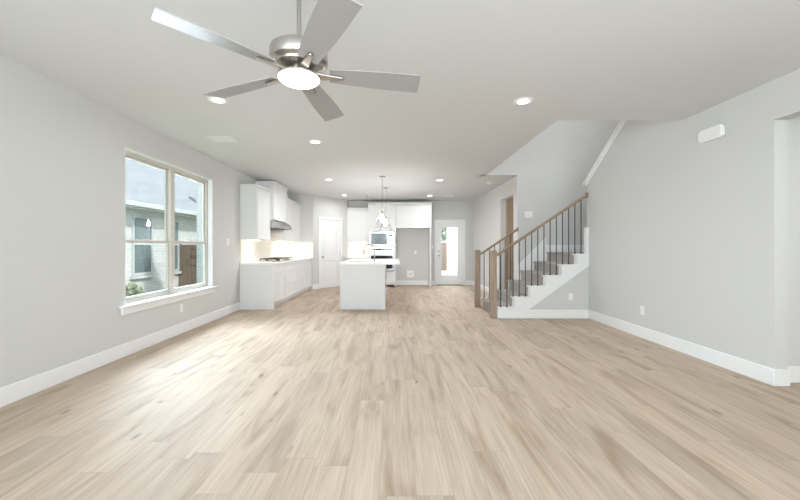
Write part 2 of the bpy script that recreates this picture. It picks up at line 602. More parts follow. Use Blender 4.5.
t = .014
bb('baseboard_left', [(XL, XL + t, YF, 6.895, 0, BH)])
bb('baseboard_right', [(XR - t, XR, OPY1, YS0, 0, BH), (XR - t, XR + .12 + t, OPY1 - t, OPY1, 0, BH), (XR - t, XR, YF, OPY0, 0, BH)])
bb('baseboard_hall_front', [(XR + .12 + t, 5.5, 3.185 - t, 3.185, 0, BH)])
bb('baseboard_stair', [(1.79, XR - t, YS0 - t, YS0, 0, BH)])
bb('baseboard_hall', [(XH - t, XH, YS1 + .0, 7.455, 0, BH), (XH - t, XH, 8.36, YB - t, 0, BH)])
bb('baseboard_back', [(2.33, XH - t, YB - t, YB, 0, BH), (1.19, 1.32, YB - t, YB, 0, BH)])
bb('baseboard_alcove', [(0.10, 1.115, YB - t, YB, 0, BH)])
bb('baseboard_cooktop_end', [(-2.33, PA.x + .01, PA.y - t, PA.y, 0, BH)])
m_ = MB().box(0, PT0 - .075, -t, 0, 0, BH).box(PT1 + .075, plen, -t, 0, 0, BH)
m_.xform(Matrix.Translation((PA.x, PA.y, 0)) @ Matrix.Rotation(pang, 4, 'Z'))
struct('baseboard_pantry', m_, M['trim'], bev=.004)

# ------------------------------------------------------------------ side window
wy = (WY0 + WY1) / 2
x0, x1 = XL - .135, XL - .075            # frame depth inside the opening
fb = MB()
fw = .045
fb.box(x0, x1, WY0, WY1, WZ1 - fw, WZ1).box(x0, x1, WY0, WY1, WZ0 - .02, WZ0 + .035)
fb.box(x0, x1, WY0, WY0 + fw, WZ0 + .035, WZ1 - fw).box(x0, x1, WY1 - fw, WY1, WZ0 + .035, WZ1 - fw)
fb.box(x0 + .001, x1 + .012, wy - .045, wy + .045, WZ0 + .001, WZ1 - .009)
win = struct('window_1', fb, M['almond'], bev=.004)
MR = 1.295
for (ya, yb) in ((WY0 + fw, wy - .045), (wy + .045, WY1 - fw)):
    for (za, zb, dx) in ((MR - .02, WZ1 - fw, -.012), (WZ0 + .035, MR + .02, .014)):
        s = MB()
        xa, xb = XL - .118 + dx, XL - .096 + dx
        r = .035
        s.box(xa, xb, ya, yb, zb - r, zb).box(xa, xb, ya, yb, za, za + r)
        s.box(xa, xb, ya, ya + r, za + r, zb - r).box(xa, xb, yb - r, yb, za + r, zb - r)
        so = s.build('sash', M['almond'], win, bev=.003)
        MB().box((xa + xb) / 2 - .002, (xa + xb) / 2 + .002, ya + r, yb - r, za + r, zb - r).build('pane', M['glass'], so)
    # sash lock on the meeting rail
    MB().box(XL - .100, XL - .070, (ya + yb) / 2 - .03, (ya + yb) / 2 + .03, MR + .02, MR + .035).build('sash_lock', M['almond'], win)
# white drywall-return liner on the jambs and head
lb = MB()
lb.box(XL - .0745, XL - .0005, WY1 - .008, WY1, WZ0, WZ1 - .008).box(XL - .0745, XL - .0005, WY0, WY0 + .008, WZ0, WZ1 - .008).box(XL - .0745, XL - .0005, WY0, WY1, WZ1 - .008, WZ1)
lb.build('jamb_liner', M['trim'], win)
sb = MB()
sb.prism([(XL - .075, WY0), (XL, WY0), (XL, WY0 - .09), (XL + .055, WY0 - .09), (XL + .055, WY1 + .09), (XL, WY1 + .09), (XL, WY1), (XL - .075, WY1)], 'z', WZ0 - .028, WZ0)
sb.build('sill', M['trim'], win, bev=.006)
MB().box(XL, XL + .02, WY0 - .06, WY1 + .06, WZ0 - .105, WZ0 - .028).build('apron', M['trim'], win, bev=.004)

# ------------------------------------------------------------------ pantry door
def pant(mb): return mb.xform(Matrix.Translation((PA.x, PA.y, 0)) @ Matrix.Rotation(pang, 4, 'Z'))

a, b = PT0 + .012, PT1 - .012
d = MB()
d.box(a, b, .030, .045, .012, PZ - .012)
st_ = .095
for (u0, u1, z0, z1) in ((a, a + st_, .012, PZ - .012), (b - st_, b, .012, PZ - .012), (a + st_, b - st_, .012, .22),
                         (a + st_, b - st_, .80, .95), (a + st_, b - st_, PZ - .13, PZ - .012)):
    d.box(u0, u1, .012, .030, z0, z1)
for (z0, z1) in ((.26, .76), (.99, PZ - .17)):
    d.box(a + st_ + .04, b - st_ - .04, .018, .030, z0, z1)
door1 = struct('door_1', pant(d), M['trim'], bev=.004)
k = MB().lathe([(.026, 0), (.026, .008), (.011, .012), (.011, .035), (.024, .042), (.029, .055), (.022, .068), (.006, .072)], (0, 0, 0), 20)
k.xform(Matrix.Translation((a + .06, .012, .93)) @ Matrix.Rotation(PI / 2, 4, 'X'))
pant(k).build('door_knob', M['nickel'], door1)
for z in (.25, 1.05, 1.82):
    pant(MB().box(b - .004, b + .010, .006, .014, z - .045, z + .045)).build('hinge', M['nickel'], door1)
c = MB()
cw = .07
c.box(PT0 - cw, PT0, -.018, 0, 0, PZ + cw).box(PT1, PT1 + cw, -.018, 0, 0, PZ + cw).box(PT0, PT1, -.018, 0, PZ, PZ + cw)
c.box(PT0, PT0 + .012, 0, .11, 0, PZ).box(PT1 - .012, PT1, 0, .11, 0, PZ).box(PT0, PT1, 0, .11, PZ - .012, PZ)
struct('trim_2', pant(c), M['trim'], bev=.003)
struct('wall_pantry_inside', pant(MB().box(PT0 - .05, PT1 + .05, .6, .65, 0, H)), M['wall'])

# ------------------------------------------------------------------ glazed back door
d = MB()
gx0, gx1, gz0, gz1 = 1.545, 2.085, .300, 1.860
ya, yb = YB + .02, YB + .064
d.box(DX0 + .012, gx0, ya, yb, .02, DZ - .012).box(gx1, DX1 - .012, ya, yb, .02, DZ - .012)
d.box(gx0, gx1, ya, yb, .02, gz0).box(gx0, gx1, ya, yb, gz1, DZ - .012)
# raised lite frame
for (u0, u1, z0, z1) in ((gx0 - .02, gx0 + .012, gz0 - .02, gz1 + .02), (gx1 - .012, gx1 + .02, gz0 - .02, gz1 + .02),
                         (gx0 + .012, gx1 - .012, gz0 - .02, gz0 + .012), (gx0 + .012, gx1 - .012, gz1 - .012, gz1 + .02)):
    d.box(u0, u1, ya - .010, ya, z0, z1)
door2 = struct('door_2', d, M['trim'], bev=.003)
MB().box(gx0, gx1, YB + .04, YB + .044, gz0, gz1).build('pane', M['glass'], door2)
k = MB().lathe([(.028, 0), (.028, .010), (.012, .014), (.012, .045), (.026, .052), (.028, .065), (.010, .072)], (0, 0, 0), 20)
k.xform(Matrix.Translation((DX0 + .075, ya, .955)) @ Matrix.Rotation(PI / 2, 4, 'X')).build('door_knob', M['nickel'], door2)
k = MB().lathe([(.030, 0), (.030, .012), (.022, .018), (.022, .026), (.008, .028)], (0, 0, 0), 20)
k.xform(Matrix.Translation((DX0 + .075, ya, 1.09)) @ Matrix.Rotation(PI / 2, 4, 'X')).build('deadbolt', M['nickel'], door2)
MB().box(DX0, DX1, YB - .01, YB + .15, 0, .02).build('threshold', M['bronze'], door2)
c = MB()
c.box(DX0 - cw, DX0, YB - .018, YB, 0, DZ + cw).box(DX1, DX1 + cw, YB - .018, YB, 0, DZ + cw).box(DX0, DX1, YB - .018, YB, DZ, DZ + cw)
c.box(DX0, DX0 + .012, YB, YB + .15, .02, DZ).box(DX1 - .012, DX1, YB, YB + .15, .02, DZ).box(DX0 + .012, DX1 - .012, YB, YB + .15, DZ - .012, DZ)
struct('trim_3', c, M['trim'], bev=.003)

# ------------------------------------------------------------------ staircase
RISE, RUN, NX = .185, .270, 1.793
LX = NX + 5 * RUN            # landing nosing
ZL = 6 * RISE
stair = thing('staircase', 'carpeted straight stair flight with white step ends beside the right wall', 'stairs', (NX, (YS0 + YS1) / 2, 0))
YE = YS1 - .003
YSK = YS1 - .024            # carpet and steps stop at the far skirt
for i in range(5):
    xa = NX + i * RUN
    z0, z1 = i * RISE, (i + 1) * RISE
    s = MB()
    s.box(xa + .025, xa + RUN + .025, YS0 + .030, YSK if xa > 2.4 else YS1 - .01, max(0, z0 - .05), z1 - .028)
    s.box(xa, xa + RUN + .025, YS0 - .022, YSK if xa > 2.4 else YS1 + (.018 if xa + RUN < XH - .02 else -.026), z1 - .028, z1)
    so = s.build('step', M['trim'], stair, bev=.006)
    cp = MB()
    yc0, yc1 = YS0 + .125, YSK - (.0 if xa > 2.4 else .085)
    cp.prism([(xa + .025, z0 + (.012 if i else 0)), (xa + .013, z0 + (.012 if i else 0)), (xa + .013, z1 - .030), (xa - .008, z1 - .026), (xa - .014, z1 - .010),
              (xa - .008, z1 + .008), (xa + .004, z1 + .012), (xa + RUN + .02, z1 + .012), (xa + RUN + .02, z1), (xa, z1), (xa, z1 - .028), (xa + .025, z1 - .028)], 'y', yc0, yc1)
    cp.build('carpet_runner', M['carpet'], so)
# landing
s = MB()
s.box(LX + .025, 4.615, YS0 + .075 if False else YS0 + .03, YSK, ZL - .20, ZL - .028)
s.box(LX, XR - .002, YS0 - .022, YSK, ZL - .028, ZL)
s.box(XR - .002, 4.615, 6.11, YSK, ZL - .028, ZL)
s.bm.free()
s = MB()
s.box(LX + .025, XR - .001, YS0 + .03, YSK, ZL - .20, ZL - .028)
s.box(XR - .001, 4.615, 6.105, YSK, ZL - .20, ZL - .028)
s.box(LX, XR - .001, YS0 - .022, YSK, ZL - .028, ZL)
s.box(XR - .001, 4.615, 6.105, YSK, ZL - .028, ZL)
lo = s.build('landing', M['trim'], stair, bev=.006)
cp = MB()
z0, z1, xa = ZL - RISE, ZL, LX
cp.prism([(xa + .025, z0 + .012), (xa + .013, z0 + .012), (xa + .013, z1 - .030), (xa - .008, z1 - .026), (xa - .014, z1 - .010),
          (xa - .008, z1 + .008), (xa + .004, z1 + .012), (4.6, z1 + .012), (4.6, z1), (xa, z1), (xa, z1 - .028), (xa + .025, z1 - .028)], 'y', YS0 + .125, YSK)
cp.build('carpet_runner', M['carpet'], lo)
# white stringer on the open side
pts = [(NX + .02, BH)]
for i in range(6):
    pts.append((NX + .02 + i * RUN, (i + 1) * RISE - .028))
    if i < 5: pts.append((NX + .02 + (i + 1) * RUN, (i + 1) * RISE - .028))
pts += [(XR - .001, ZL - .028), (XR - .001, .905), (2.343, .165), (2.32, BH)]
MB().prism(pts, 'y', YS0 - .012, YS0 - .001).build('stringer', M['trim'], stair)
# far skirt board along the stair back wall and landing
sk = [(XH, ZL - .80), (XH, .80), (LX + .02, ZL + .285), (LX + .02, ZL + .16), (LX - .3, ZL - .5)]
m_ = MB()
m_.prism([(XH + .001, .30), (XH + .001, 3 * RISE + .30), (LX - .02, ZL + .30), (LX - .02, ZL - .3)], 'y', YS1 - .022, YS1 - .002)
m_.box(LX - .02, 4.615, YS1 - .022, YS1 - .002, ZL - .25, ZL + .16)
m_.build('skirt_board', M['trim'], stair)
# white skirt on the end of the right wall at the landing
MB().box(XR - .055, XR - .002, 6.03, 6.10, ZL + .001, 1.56).build('skirt_board', M['trim'], stair)
# oak kick strip at the foot
MB().box(NX - .035, NX - .016, YS0 + .06, YS1 - .12, 0, .035).build('kick_strip', M['oakrail'], stair, bev=.004)

# wall under the flight
pts = [(NX + .03, 0)]
for i in range(6):
    pts.append((NX + .03 + i * RUN, max(.01, (i + 1) * RISE - .10)))
    if i < 5: pts.append((NX + .03 + (i + 1) * RUN, (i + 1) * RISE - .10))
pts += [(XR - .0005, ZL - .10), (XR - .0005, 0)]
wus = MB().prism([(NX + .05, 0), (NX + .05, .10), (2.30, .10), (2.343, .185), (XR - .0005, .905), (XR - .0005, 0)], 'y', YS0, YS0 + .027)
struct('wall_under_stair', wus, M['wall'])


def railing(label, y, xn, xend, nbal, x0b, dxb, base_z):
    """base_z(x) gives the tread height below x"""
    r = thing('stair_railing', label, 'railing', (xn, y, 0), group='stair railings')
    n = MB()
    n.box(xn - .05, xn + .05, y - .05, y + .05, 0, 1.135)
    n.box(xn - .056, xn + .056, y - .056, y + .056, 1.135, 1.152)
    n.prism([(xn - .05, 1.152), (xn + .05, 1.152), (xn + .035, 1.168), (xn - .035, 1.168)], 'y', y - .045, y + .045)
    n.build('newel_post', M['oak'], r, bev=.004)
    zr = lambda x: 1.075 + (x - xn - .05) * .672
    hb = MB()
    xa, xb = xn + .05, xend
    prof = [(-.026, -.026), (.026, -.026), (.030, -.008), (.028, .014), (.016, .026), (-.016, .026), (-.028, .014), (-.030, -.008)]
    A = [hb.bm.verts.new((xa, y + p[0], zr(xa) + p[1])) for p in prof]
    B = [hb.bm.verts.new((xb, y + p[0], zr(xb) + p[1])) for p in prof]
    hb.bm.faces.new(A); hb.bm.faces.new(B[::-1])
    for i in range(8):
        hb.bm.faces.new((A[i], B[i], B[(i + 1) % 8], A[(i + 1) % 8]))
    bmesh.ops.recalc_face_normals(hb.bm, faces=hb.bm.faces)
    hb.build('handrail', M['oakrail'], r)
    # square rosette at the wall end
    MB().box(xend - .004, xend + .02, y - .038, y + .038, zr(xend) - .045, zr(xend) + .045).build('rosette', M['oakrail'], r, bev=.004)
    for i in range(nbal):
        x = x0b + i * dxb
        z0 = base_z(x)
        bl = MB().box(x - .0065, x + .0065, y - .0065, y + .0065, z0, zr(x) - .027)
        bo = bl.build('baluster', M['metalblack'], r)
        MB().box(x - .012, x + .012, y - .012, y + .012, z0, z0 + .018).build('baluster_shoe', M['metalblack'], bo)
    return r


def tread(x):
    if x < NX: return 0
    return min(6, int((x - NX) / RUN + 1)) * RISE


railing('nearer, longer oak stair railing with black metal balusters, rising to the right wall', YS0 + .045, 1.732, XR - .026, 14, 1.732 + .130, .1068, tread)
railing('far short oak and black metal stair railing ending at the hallway wall corner', YS1 - .035, 1.722, XH - .022, 6, 1.722 + .135, .107, tread)

# ------------------------------------------------------------------ kitchen: cooktop run on the left wall
XF = -2.335                  # base door fronts
XU = -2.666                  # upper door fronts


def door_x(parent, name, x, y0, y1, z0, z1, st=.055, th=.0195, m=None):
    """shaker front facing +X whose face is at x"""
    g = .0045
    y0 += g; y1 -= g; z0 += g; z1 -= g
    d = MB()
    d.box(x - th, x - .011, y0, y1, z0, z1)
    if (y1 - y0) > 2.4 * st and (z1 - z0) > 2.4 * st:
        d.box(x - .011, x, y0, y0 + st, z0, z1).box(x - .011, x, y1 - st, y1, z0, z1)
        d.box(x - .011, x, y0 + st, y1 - st, z0, z0 + st).box(x - .011, x, y0 + st, y1 - st, z1 - st, z1)
    else:
        d.box(x - .011, x, y0, y1, z0, z1)
    return d.build(name, m or M['cabinet'], parent)


def door_y(parent, name, y, x0, x1, z0, z1, st=.055, th=.0195):
    """shaker front facing the camera (-Y) whose face is at y"""
    g = .0045
    x0 += g; x1 -= g; z0 += g; z1 -= g
    d = MB()
    d.box(x0, x1, y + .011, y + th, z0, z1)
    if (x1 - x0) > 2.4 * st and (z1 - z0) > 2.4 * st:
        d.box(x0, x0 + st, y, y + .011, z0, z1).box(x1 - st, x1, y, y + .011, z0, z1)
        d.box(x0 + st, x1 - st, y, y + .011, z0, z0 + st).box(x0 + st, x1 - st, y, y + .011, z1 - st, z1)
    else:
        d.box(x0, x1, y, y + .011, z0, z1)
    return d.build(name, M['cabinet'], parent)


def base_x(y0, y1, label, fronts):
    t_ = thing('base_cabinet', label, 'cabinet', ((XL + XF) / 2, (y0 + y1) / 2, 0), group='base cabinets under the cooktop counter')
    MB().box(XL + .003, XF - .020, y0, y1, .10, .880).box(XL + .003, XF - .075, y0, y1, 0, .10).build('body', M['cabinet'], t_)
    for (nm, a_, b_, z0, z1) in fronts:
        door_x(t_, nm, XF, a_, b_, z0, z1)
    return t_


CA, CB_, CC_, CD_ = 6.90, 7.66, 8.63, 10.098
c1 = base_x(CA, CB_, 'white base cabinet with the exposed end panel, nearest the window', [('drawer', CA + .02, CB_, .70, .875), ('door', CA + .02, (CA + CB_) / 2, .105, .695), ('door', (CA + CB_) / 2, CB_, .105, .695)])
MB().box(XL + .003, XF, CA - .012, CA + .018, 0, .880).build('end_panel', M['cabinet'], c1)
base_x(CB_ + .001, CC_, 'white base cabinet of wide stacked drawers under the gas cooktop', [('drawer', CB_, CC_, .70, .875), ('drawer', CB_, CC_, .41, .695), ('drawer', CB_, CC_, .105, .405)])
ym = (CC_ + CD_) / 2
base_x(CC_ + .001, CD_, 'white base cabinet at the far end of the cooktop counter, against the end wall',
       [('drawer', CC_, ym, .70, .875), ('drawer', ym, CD_, .70, .875), ('door', CC_, (CC_ + ym) / 2, .105, .695), ('door', (CC_ + ym) / 2, ym, .105, .695), ('door', ym, (ym + CD_) / 2, .105, .695), ('door', (ym + CD_) / 2, CD_, .105, .695)])
o = MB().box(XL + .003, XF + .02, CA - .025, CD_, .881, .913).build('countertop', M['quartz'], origin=(-2.6, 8.5, .881), bev=.003)
tag(o, 'long white quartz countertop carrying the gas cooktop along the left wall', 'countertop')


def upper_x(y0, y1, xf, z0, z1, crown, label, doors):
    t_ = thing('wall_cabinet', label, 'cabinet', ((XL + xf) / 2, (y0 + y1) / 2, z0), group='wall cabinets over the cooktop counter')
    MB().box(XL + .003, xf - .020, y0, y1, z0, z1).build('body', M['cabinet'], t_)
    MB().box(XL + .003, xf + .012, y0 - .0, y1, z1, z1 + crown).build('crown', M['cabinet'], t_, bev=.004)
    for (a_, b_) in doors:
        door_x(t_, 'door', xf, a_, b_, z0, z1 - .004)
    return t_


upper_x(CA, CB_ - .001, XU, 1.37, 2.41, .05, 'white wall cabinet nearest the window, left of the range hood', [(CA + .02, CB_)])
upper_x(CB_, CC_, XU + .075, 1.815, 2.62, .045, 'taller white wall cabinet directly above the range hood', [(CB_, CC_)])
upper_x(CC_ + .001, CD_, XU, 1.37, 2.41, .05, 'white wall cabinet right of the range hood, against the end wall', [(CC_, ym), (ym, CD_)])

# range hood
h_ = thing('range_hood', 'stainless steel range hood under the tallest wall cabinet', 'range hood', (-2.75, (CB_ + CC_) / 2, 1.64))
hb = MB()
hb.prism([(XL + .013, 1.645), (XU + .20, 1.645), (XU + .203, 1.668), (XU + .190, 1.700), (XU + .165, 1.735), (XU + .130, 1.768), (XU + .085, 1.795), (XU + .04, 1.812), (XL + .013, 1.812)], 'y', CB_ + .025, CC_ - .025)
hb.build('hood_body', M['steel'], h_, bev=.004)
MB().box(XL + .05, XU + .12, CB_ + .06, CC_ - .06, 1.638, 1.645).build('grease_filter', M['black'], h_)
for i in range(3):
    MB().box(XU + .198, XU + .205, CC_ - .30 + i * .05, CC_ - .27 + i * .05, 1.650, 1.660).build('button', M['black'], h_)

# backsplash behind the cooktop
bs = MB()
bs.box(XL, XL + .010, CA, CD_, .914, 1.369).box(XL, XL + .010, CB_ + .001, CC_ - .001, 1.369, 1.814)
struct('trim_4', bs, M['tile'])
struct('trim_5', MB().box(XL + .011, PA.x, PA.y - .010, PA.y, .914, 1.369), M['tile_back'])

# cooktop
ct = thing('gas_cooktop', 'black and steel gas cooktop set in the left countertop', 'cooktop', (-2.66, (CB_ + CC_) / 2, .913))
MB().box(-2.90, -2.39, CB_ - .06, CC_ + .0, .913, .925).build('cooktop_tray', M['steel'], ct, bev=.004)
for (bx_, by_) in ((-2.78, CB_ + .12), (-2.54, CB_ + .12), (-2.66, (CB_ + CC_) / 2), (-2.78, CC_ - .20), (-2.54, CC_ - .20)):
    MB().lathe([(.045, 0), (.045, .012), (.030, .014), (.030, .022)], (bx_, by_, .925), 18).build('burner', M['black'], ct)
for (g0, g1) in ((CB_ - .04, CB_ + .285), (CB_ + .295, CC_ - .355), (CC_ - .345, CC_ - .02)):
    g = MB()
    for yy in (g0, (g0 + g1) / 2 - .006, g1 - .012):
        g.box(-2.88, -2.46, yy, yy + .012, .958, .976)
    for xx in (-2.88, -2.78, -2.66, -2.55, -2.472):
        g.box(xx, xx + .012, g0, g1, .958, .976)
    for xx in (-2.88, -2.472):
        for yy in (g0, g1 - .012):
            g.box(xx, xx + .012, yy, yy + .012, .925, .958)
    g.build('grate', M['black'], ct)
for i in range(5):
    MB().lathe([(.017, 0), (.016, .022), (.012, .024)], (-2.425, (CB_ + CC_) / 2 - .2 + i * .1, .925), 16).build('knob', M['steel'], ct)

# under-cabinet light strips
for (ya, yb, lab) in ((CA + .1, CB_ - .1, 'slim warm light strip under the wall cabinet nearest the window'), (CC_ + .1, CD_ - .1, 'slim warm light strip under the far wall cabinet by the end wall')):
    o = MB().box(-2.90, -2.86, ya, yb, 1.355, 1.3695).build('under_cabinet_light', M['strip'], origin=(-2.88, (ya + yb) / 2, 1.36))
    tag(o, lab, 'light strip', 'warm light strips under the wall cabinets')

# ------------------------------------------------------------------ kitchen: back wall
YT = 10.75                   # fronts of the tall run
# left piece: base, counter, upper
bc = thing('base_cabinet', 'white base cabinet in the back corner between pantry and oven tower', 'cabinet', (-1.1, 11.0, 0))
MB().box(-1.428, -.772, YT + .02, YB - .002, .10, .880).box(-1.428, -.772, YT + .075, YB - .002, 0, .10).build('body', M['cabinet'], bc)
door_y(bc, 'door', YT, -1.428, -.772, .105, .695); door_y(bc, 'drawer', YT, -1.428, -.772, .70, .875)
o = MB().box(-1.428, -.772, YT - .02, YB - .002, .881, .913).build('countertop', M['quartz'], origin=(-1.1, 11.0, .881), bev=.003)
tag(o, 'short white countertop in the back corner beside the oven tower', 'countertop')
uc = thing('wall_cabinet', 'white single door wall cabinet in the back corner, lower than the oven tower', 'cabinet', (-1.1, 11.1, 1.35))
MB().box(-1.428, -.772, 10.99, YB - .002, 1.36, 2.40).build('body', M['cabinet'], uc)
door_y(uc, 'door', 10.97, -1.400, -.772, 1.36, 2.396)
MB().box(-1.428, -.772, 10.955, YB - .002, 2.40, 2.45).build('crown', M['cabinet'], uc, bev=.004)
struct('trim_6', MB().box(-1.428, -.772, YB - .012, YB - .001, .914, 1.359), M['tile_back'])
o = MB().box(-1.35, -.85, 11.18, 11.22, 1.345, 1.3595).build('under_cabinet_light', M['strip'], origin=(-1.1, 11.2, 1.35))
tag(o, 'slim warm light strip under the corner wall cabinet beside the oven tower', 'light strip', 'warm light strips under the wall cabinets')

# oven tower
TX0, TX1 = -.768, .088
tw = thing('oven_cabinet', 'tall white cabinet tower housing the microwave and wall oven', 'cabinet', ((TX0 + TX1) / 2, 11.0, 0))
m_ = MB()
m_.box(TX0, TX0 + .045, YT + .02, YB - .002, 0, 2.53).box(TX1 - .045, TX1, YT + .02, YB - .002, 0, 2.53)
m_.box(TX0 + .045, TX1 - .045, YB - .03, YB - .002, 0, 2.53)
m_.box(TX0 + .045, TX1 - .045, YT + .02, YB - .03, 1.70, 2.53).box(TX0 + .045, TX1 - .045, YT + .02, YB - .03, .07, .475)
m_.box(TX0 + .045, TX1 - .045, YT + .02, YB - .03, 1.245, 1.27)
m_.build('body', M['cabinet'], tw)
xm = (TX0 + TX1) / 2
door_y(tw, 'door', YT, TX0, xm, 1.72, 2.525)
door_y(tw, 'door', YT, xm, TX1, 1.72, 2.525)
door_y(tw, 'drawer', YT, TX0, TX1, .10, .47)
MB().box(TX0, TX1, YT - .014, YB - .002, 2.53, 2.585).build('crown', M['cabinet'], tw, bev=.004)

# microwave
mx0, mx1, mz0, mz1 = TX0 + .047, TX1 - .047, 1.272, 1.698
mw = thing('microwave', 'built in stainless steel microwave above the wall oven', 'microwave', (xm, 10.95, mz0))
MB().box(mx0, mx1, YT - .012, YB - .05, mz0, mz1).build('body', M['steel'], mw, bev=.004)
MB().box(mx0 + .05, mx0 + .53, YT - .030, YT - .012, mz0 + .03, mz1 - .055).build('window', M['darkpane'], mw, bev=.003)
MB().box(mx0 + .56, mx1 - .03, YT - .024, YT - .012, mz0 + .03, mz1 - .055).build('control_panel', M['steel'], mw, bev=.003)
MB().box(mx0 + .58, mx1 - .05, YT - .026, YT - .024, mz1 - .14, mz1 - .09).build('display', M['blackglass'], mw)
for r_ in range(3):
    for q in range(2):
        MB().box(mx0 + .585 + q * .05, mx0 + .62 + q * .05, YT - .027, YT - .024, mz0 + .06 + r_ * .05, mz0 + .09 + r_ * .05).build('button', M['slot'], mw)
MB().tube([(mx0 + .545, YT - .03, mz0 + .06), (mx0 + .545, YT - .055, mz0 + .08), (mx0 + .545, YT - .055, mz1 - .10), (mx0 + .545, YT - .03, mz1 - .08)], .008).build('handle', M['steel'], mw)

# wall oven
oz0, oz1 = .478, 1.243
ov = thing('wall_oven', 'built in stainless steel wall oven under the microwave', 'oven', (xm, 10.95, oz0))
MB().box(mx0, mx1, YT - .010, YB - .05, oz0, oz1).build('body', M['steel'], ov, bev=.003)
MB().box(mx0 + .01, mx1 - .01, YT - .022, YT - .010, oz1 - .165, oz1 - .01).build('control_panel', M['steel'], ov, bev=.003)
MB().box(mx0 + .06, mx1 - .06, YT - .024, YT - .022, oz1 - .115, oz1 - .065).build('display', M['blackglass'], ov)
for xx in (mx0 + .04, xm, mx1 - .04):
    k = MB().lathe([(.020, 0), (.019, .02), (.014, .022)], (0, 0, 0), 16)
    k.xform(Matrix.Translation((xx, YT - .022, oz1 - .09)) @ Matrix.Rotation(PI / 2, 4, 'X')).build('knob', M['steel'], ov)
dr = MB().box(mx0 + .01, mx1 - .01, YT - .035, YT - .010, oz0 + .01, oz1 - .175).build('door', M['steel'], ov, bev=.003)
MB().box(mx0 + .05, mx1 - .05, YT - .038, YT - .035, oz0 + .09, oz1 - .275).build('window', M['blackglass'], dr)
MB().tube([(mx0 + .06, YT - .035, oz1 - .225), (mx0 + .06, YT - .075, oz1 - .225), (mx1 - .06, YT - .075, oz1 - .225), (mx1 - .06, YT - .035, oz1 - .225)], .011).build('handle', M['steel'], dr)

# refrigerator surround
FX0, FX1 = .092, 1.176
fr = thing('fridge_surround_cabinet', 'white cabinet bridge over the empty fridge alcove with a tall end panel', 'cabinet', ((FX0 + FX1) / 2, 11.0, 0))
MB().box(FX0, FX1 - .05, YT + .02, YB - .002, 1.80, 2.53).build('body', M['cabinet'], fr)
fm = (FX0 + FX1 - .05) / 2
door_y(fr, 'door', YT, FX0, fm, 1.80, 2.525)
door_y(fr, 'door', YT, fm, FX1 - .05, 1.80, 2.525)
MB().box(FX1 - .05, FX1, YT, YB - .002, 0, 2.53).build('end_panel', M['cabinet'], fr)
MB().box(FX0, FX1 + .012, YT - .014, YB - .002, 2.53, 2.585).build('crown', M['cabinet'], fr, bev=.004)

# ------------------------------------------------------------------ island
IX0, IX1, IY0, IY1 = -1.038, -.157, 6.90, 9.30
isl = thing('kitchen_island', 'white kitchen island base with a corner post under the wide countertop', 'island', ((IX0 + IX1) / 2, 8.1, 0))
m_ = MB()
m_.box(IX0 + .03, IX1 - .02, IY0 + .02, IY1, .10, .66)
m_.box(IX0 + .03, IX1 - .02, IY0 + .02, 7.35, .66, .880).box(IX0 + .03, IX1 - .02, 8.25, IY1, .66, .880)
m_.box(IX0 + .10, IX1 - .02, IY0 + .02, IY1, 0, .10)
m_.build('body', M['cabinet'], isl)
MB().box(IX0, IX1 - .18, IY0 + .002, IY0 + .02, 0, .880).build('end_panel', M['cabinet'], isl, bev=.002)
p = MB()
p.box(IX1 - .18, IX1, IY0 + .006, IY0 + .12, 0, .880)
p.box(IX1 - .186, IX1 + .006, IY0 - .006, IY0 + .126, .815, .880)
p.box(IX1 - .186, IX1 + .006, IY0 - .006, IY0 + .126, 0, BH - .02)
p.build('corner_post', M['cabinet'], isl, bev=.003)
MB().box(IX1 - .02, IX1 - .006, IY0 + .126, IY1, 0, BH - .02).build('plinth', M['cabinet'], isl, bev=.003)
ww = (IY1 - IY0 - .04) / 3
for i in range(3):
    m2 = MB()
    ya = IY0 + .03 + i * ww
    m2.box(IX0 + .010, IX0 + .028, ya + .002, ya + ww - .002, .105, .875)
    m2.build('door', M['cabinet'], isl)

SX0, SX1, SY0, SY1 = -.90, -.50, 7.42, 8.18
ic = MB()
CX0, CX1, CY0, CY1 = -1.062, .137, 6.872, 9.34
ic.box(CX0, SX0, CY0, CY1, .881, .913).box(SX1, CX1, CY0, CY1, .881, .913)
ic.box(SX0, SX1, CY0, SY0, .881, .913).box(SX0, SX1, SY1, CY1, .881, .913)
o = ic.build('countertop', M['quartz'], origin=(-.46, 8.1, .881))
tag(o, 'white quartz island countertop with a sink cut out and a seating overhang', 'countertop')
sk_ = thing('kitchen_sink', 'steel undermount sink sunk into the island countertop', 'sink', (-.70, 7.80, .69))
m_ = MB()
tt = .006
m_.box(SX0 + .001, SX1 - .001, SY0 + .001, SY1 - .001, .690, .696)
m_.box(SX0 + .001, SX0 + .007, SY0 + .001, SY1 - .001, .696, .880).box(SX1 - .007, SX1 - .001, SY0 + .001, SY1 - .001, .696, .880)
m_.box(SX0 + .007, SX1 - .007, SY0 + .001, SY0 + .007, .696, .880).box(SX0 + .007, SX1 - .007, SY1 - .007, SY1 - .001, .696, .880)
m_.build('basin', M['steel'], sk_)
MB().lathe([(.04, 0), (.04, .004), (.028, .002)], (-.70, 7.80, .696), 20).build('drain', M['nickel'], sk_)

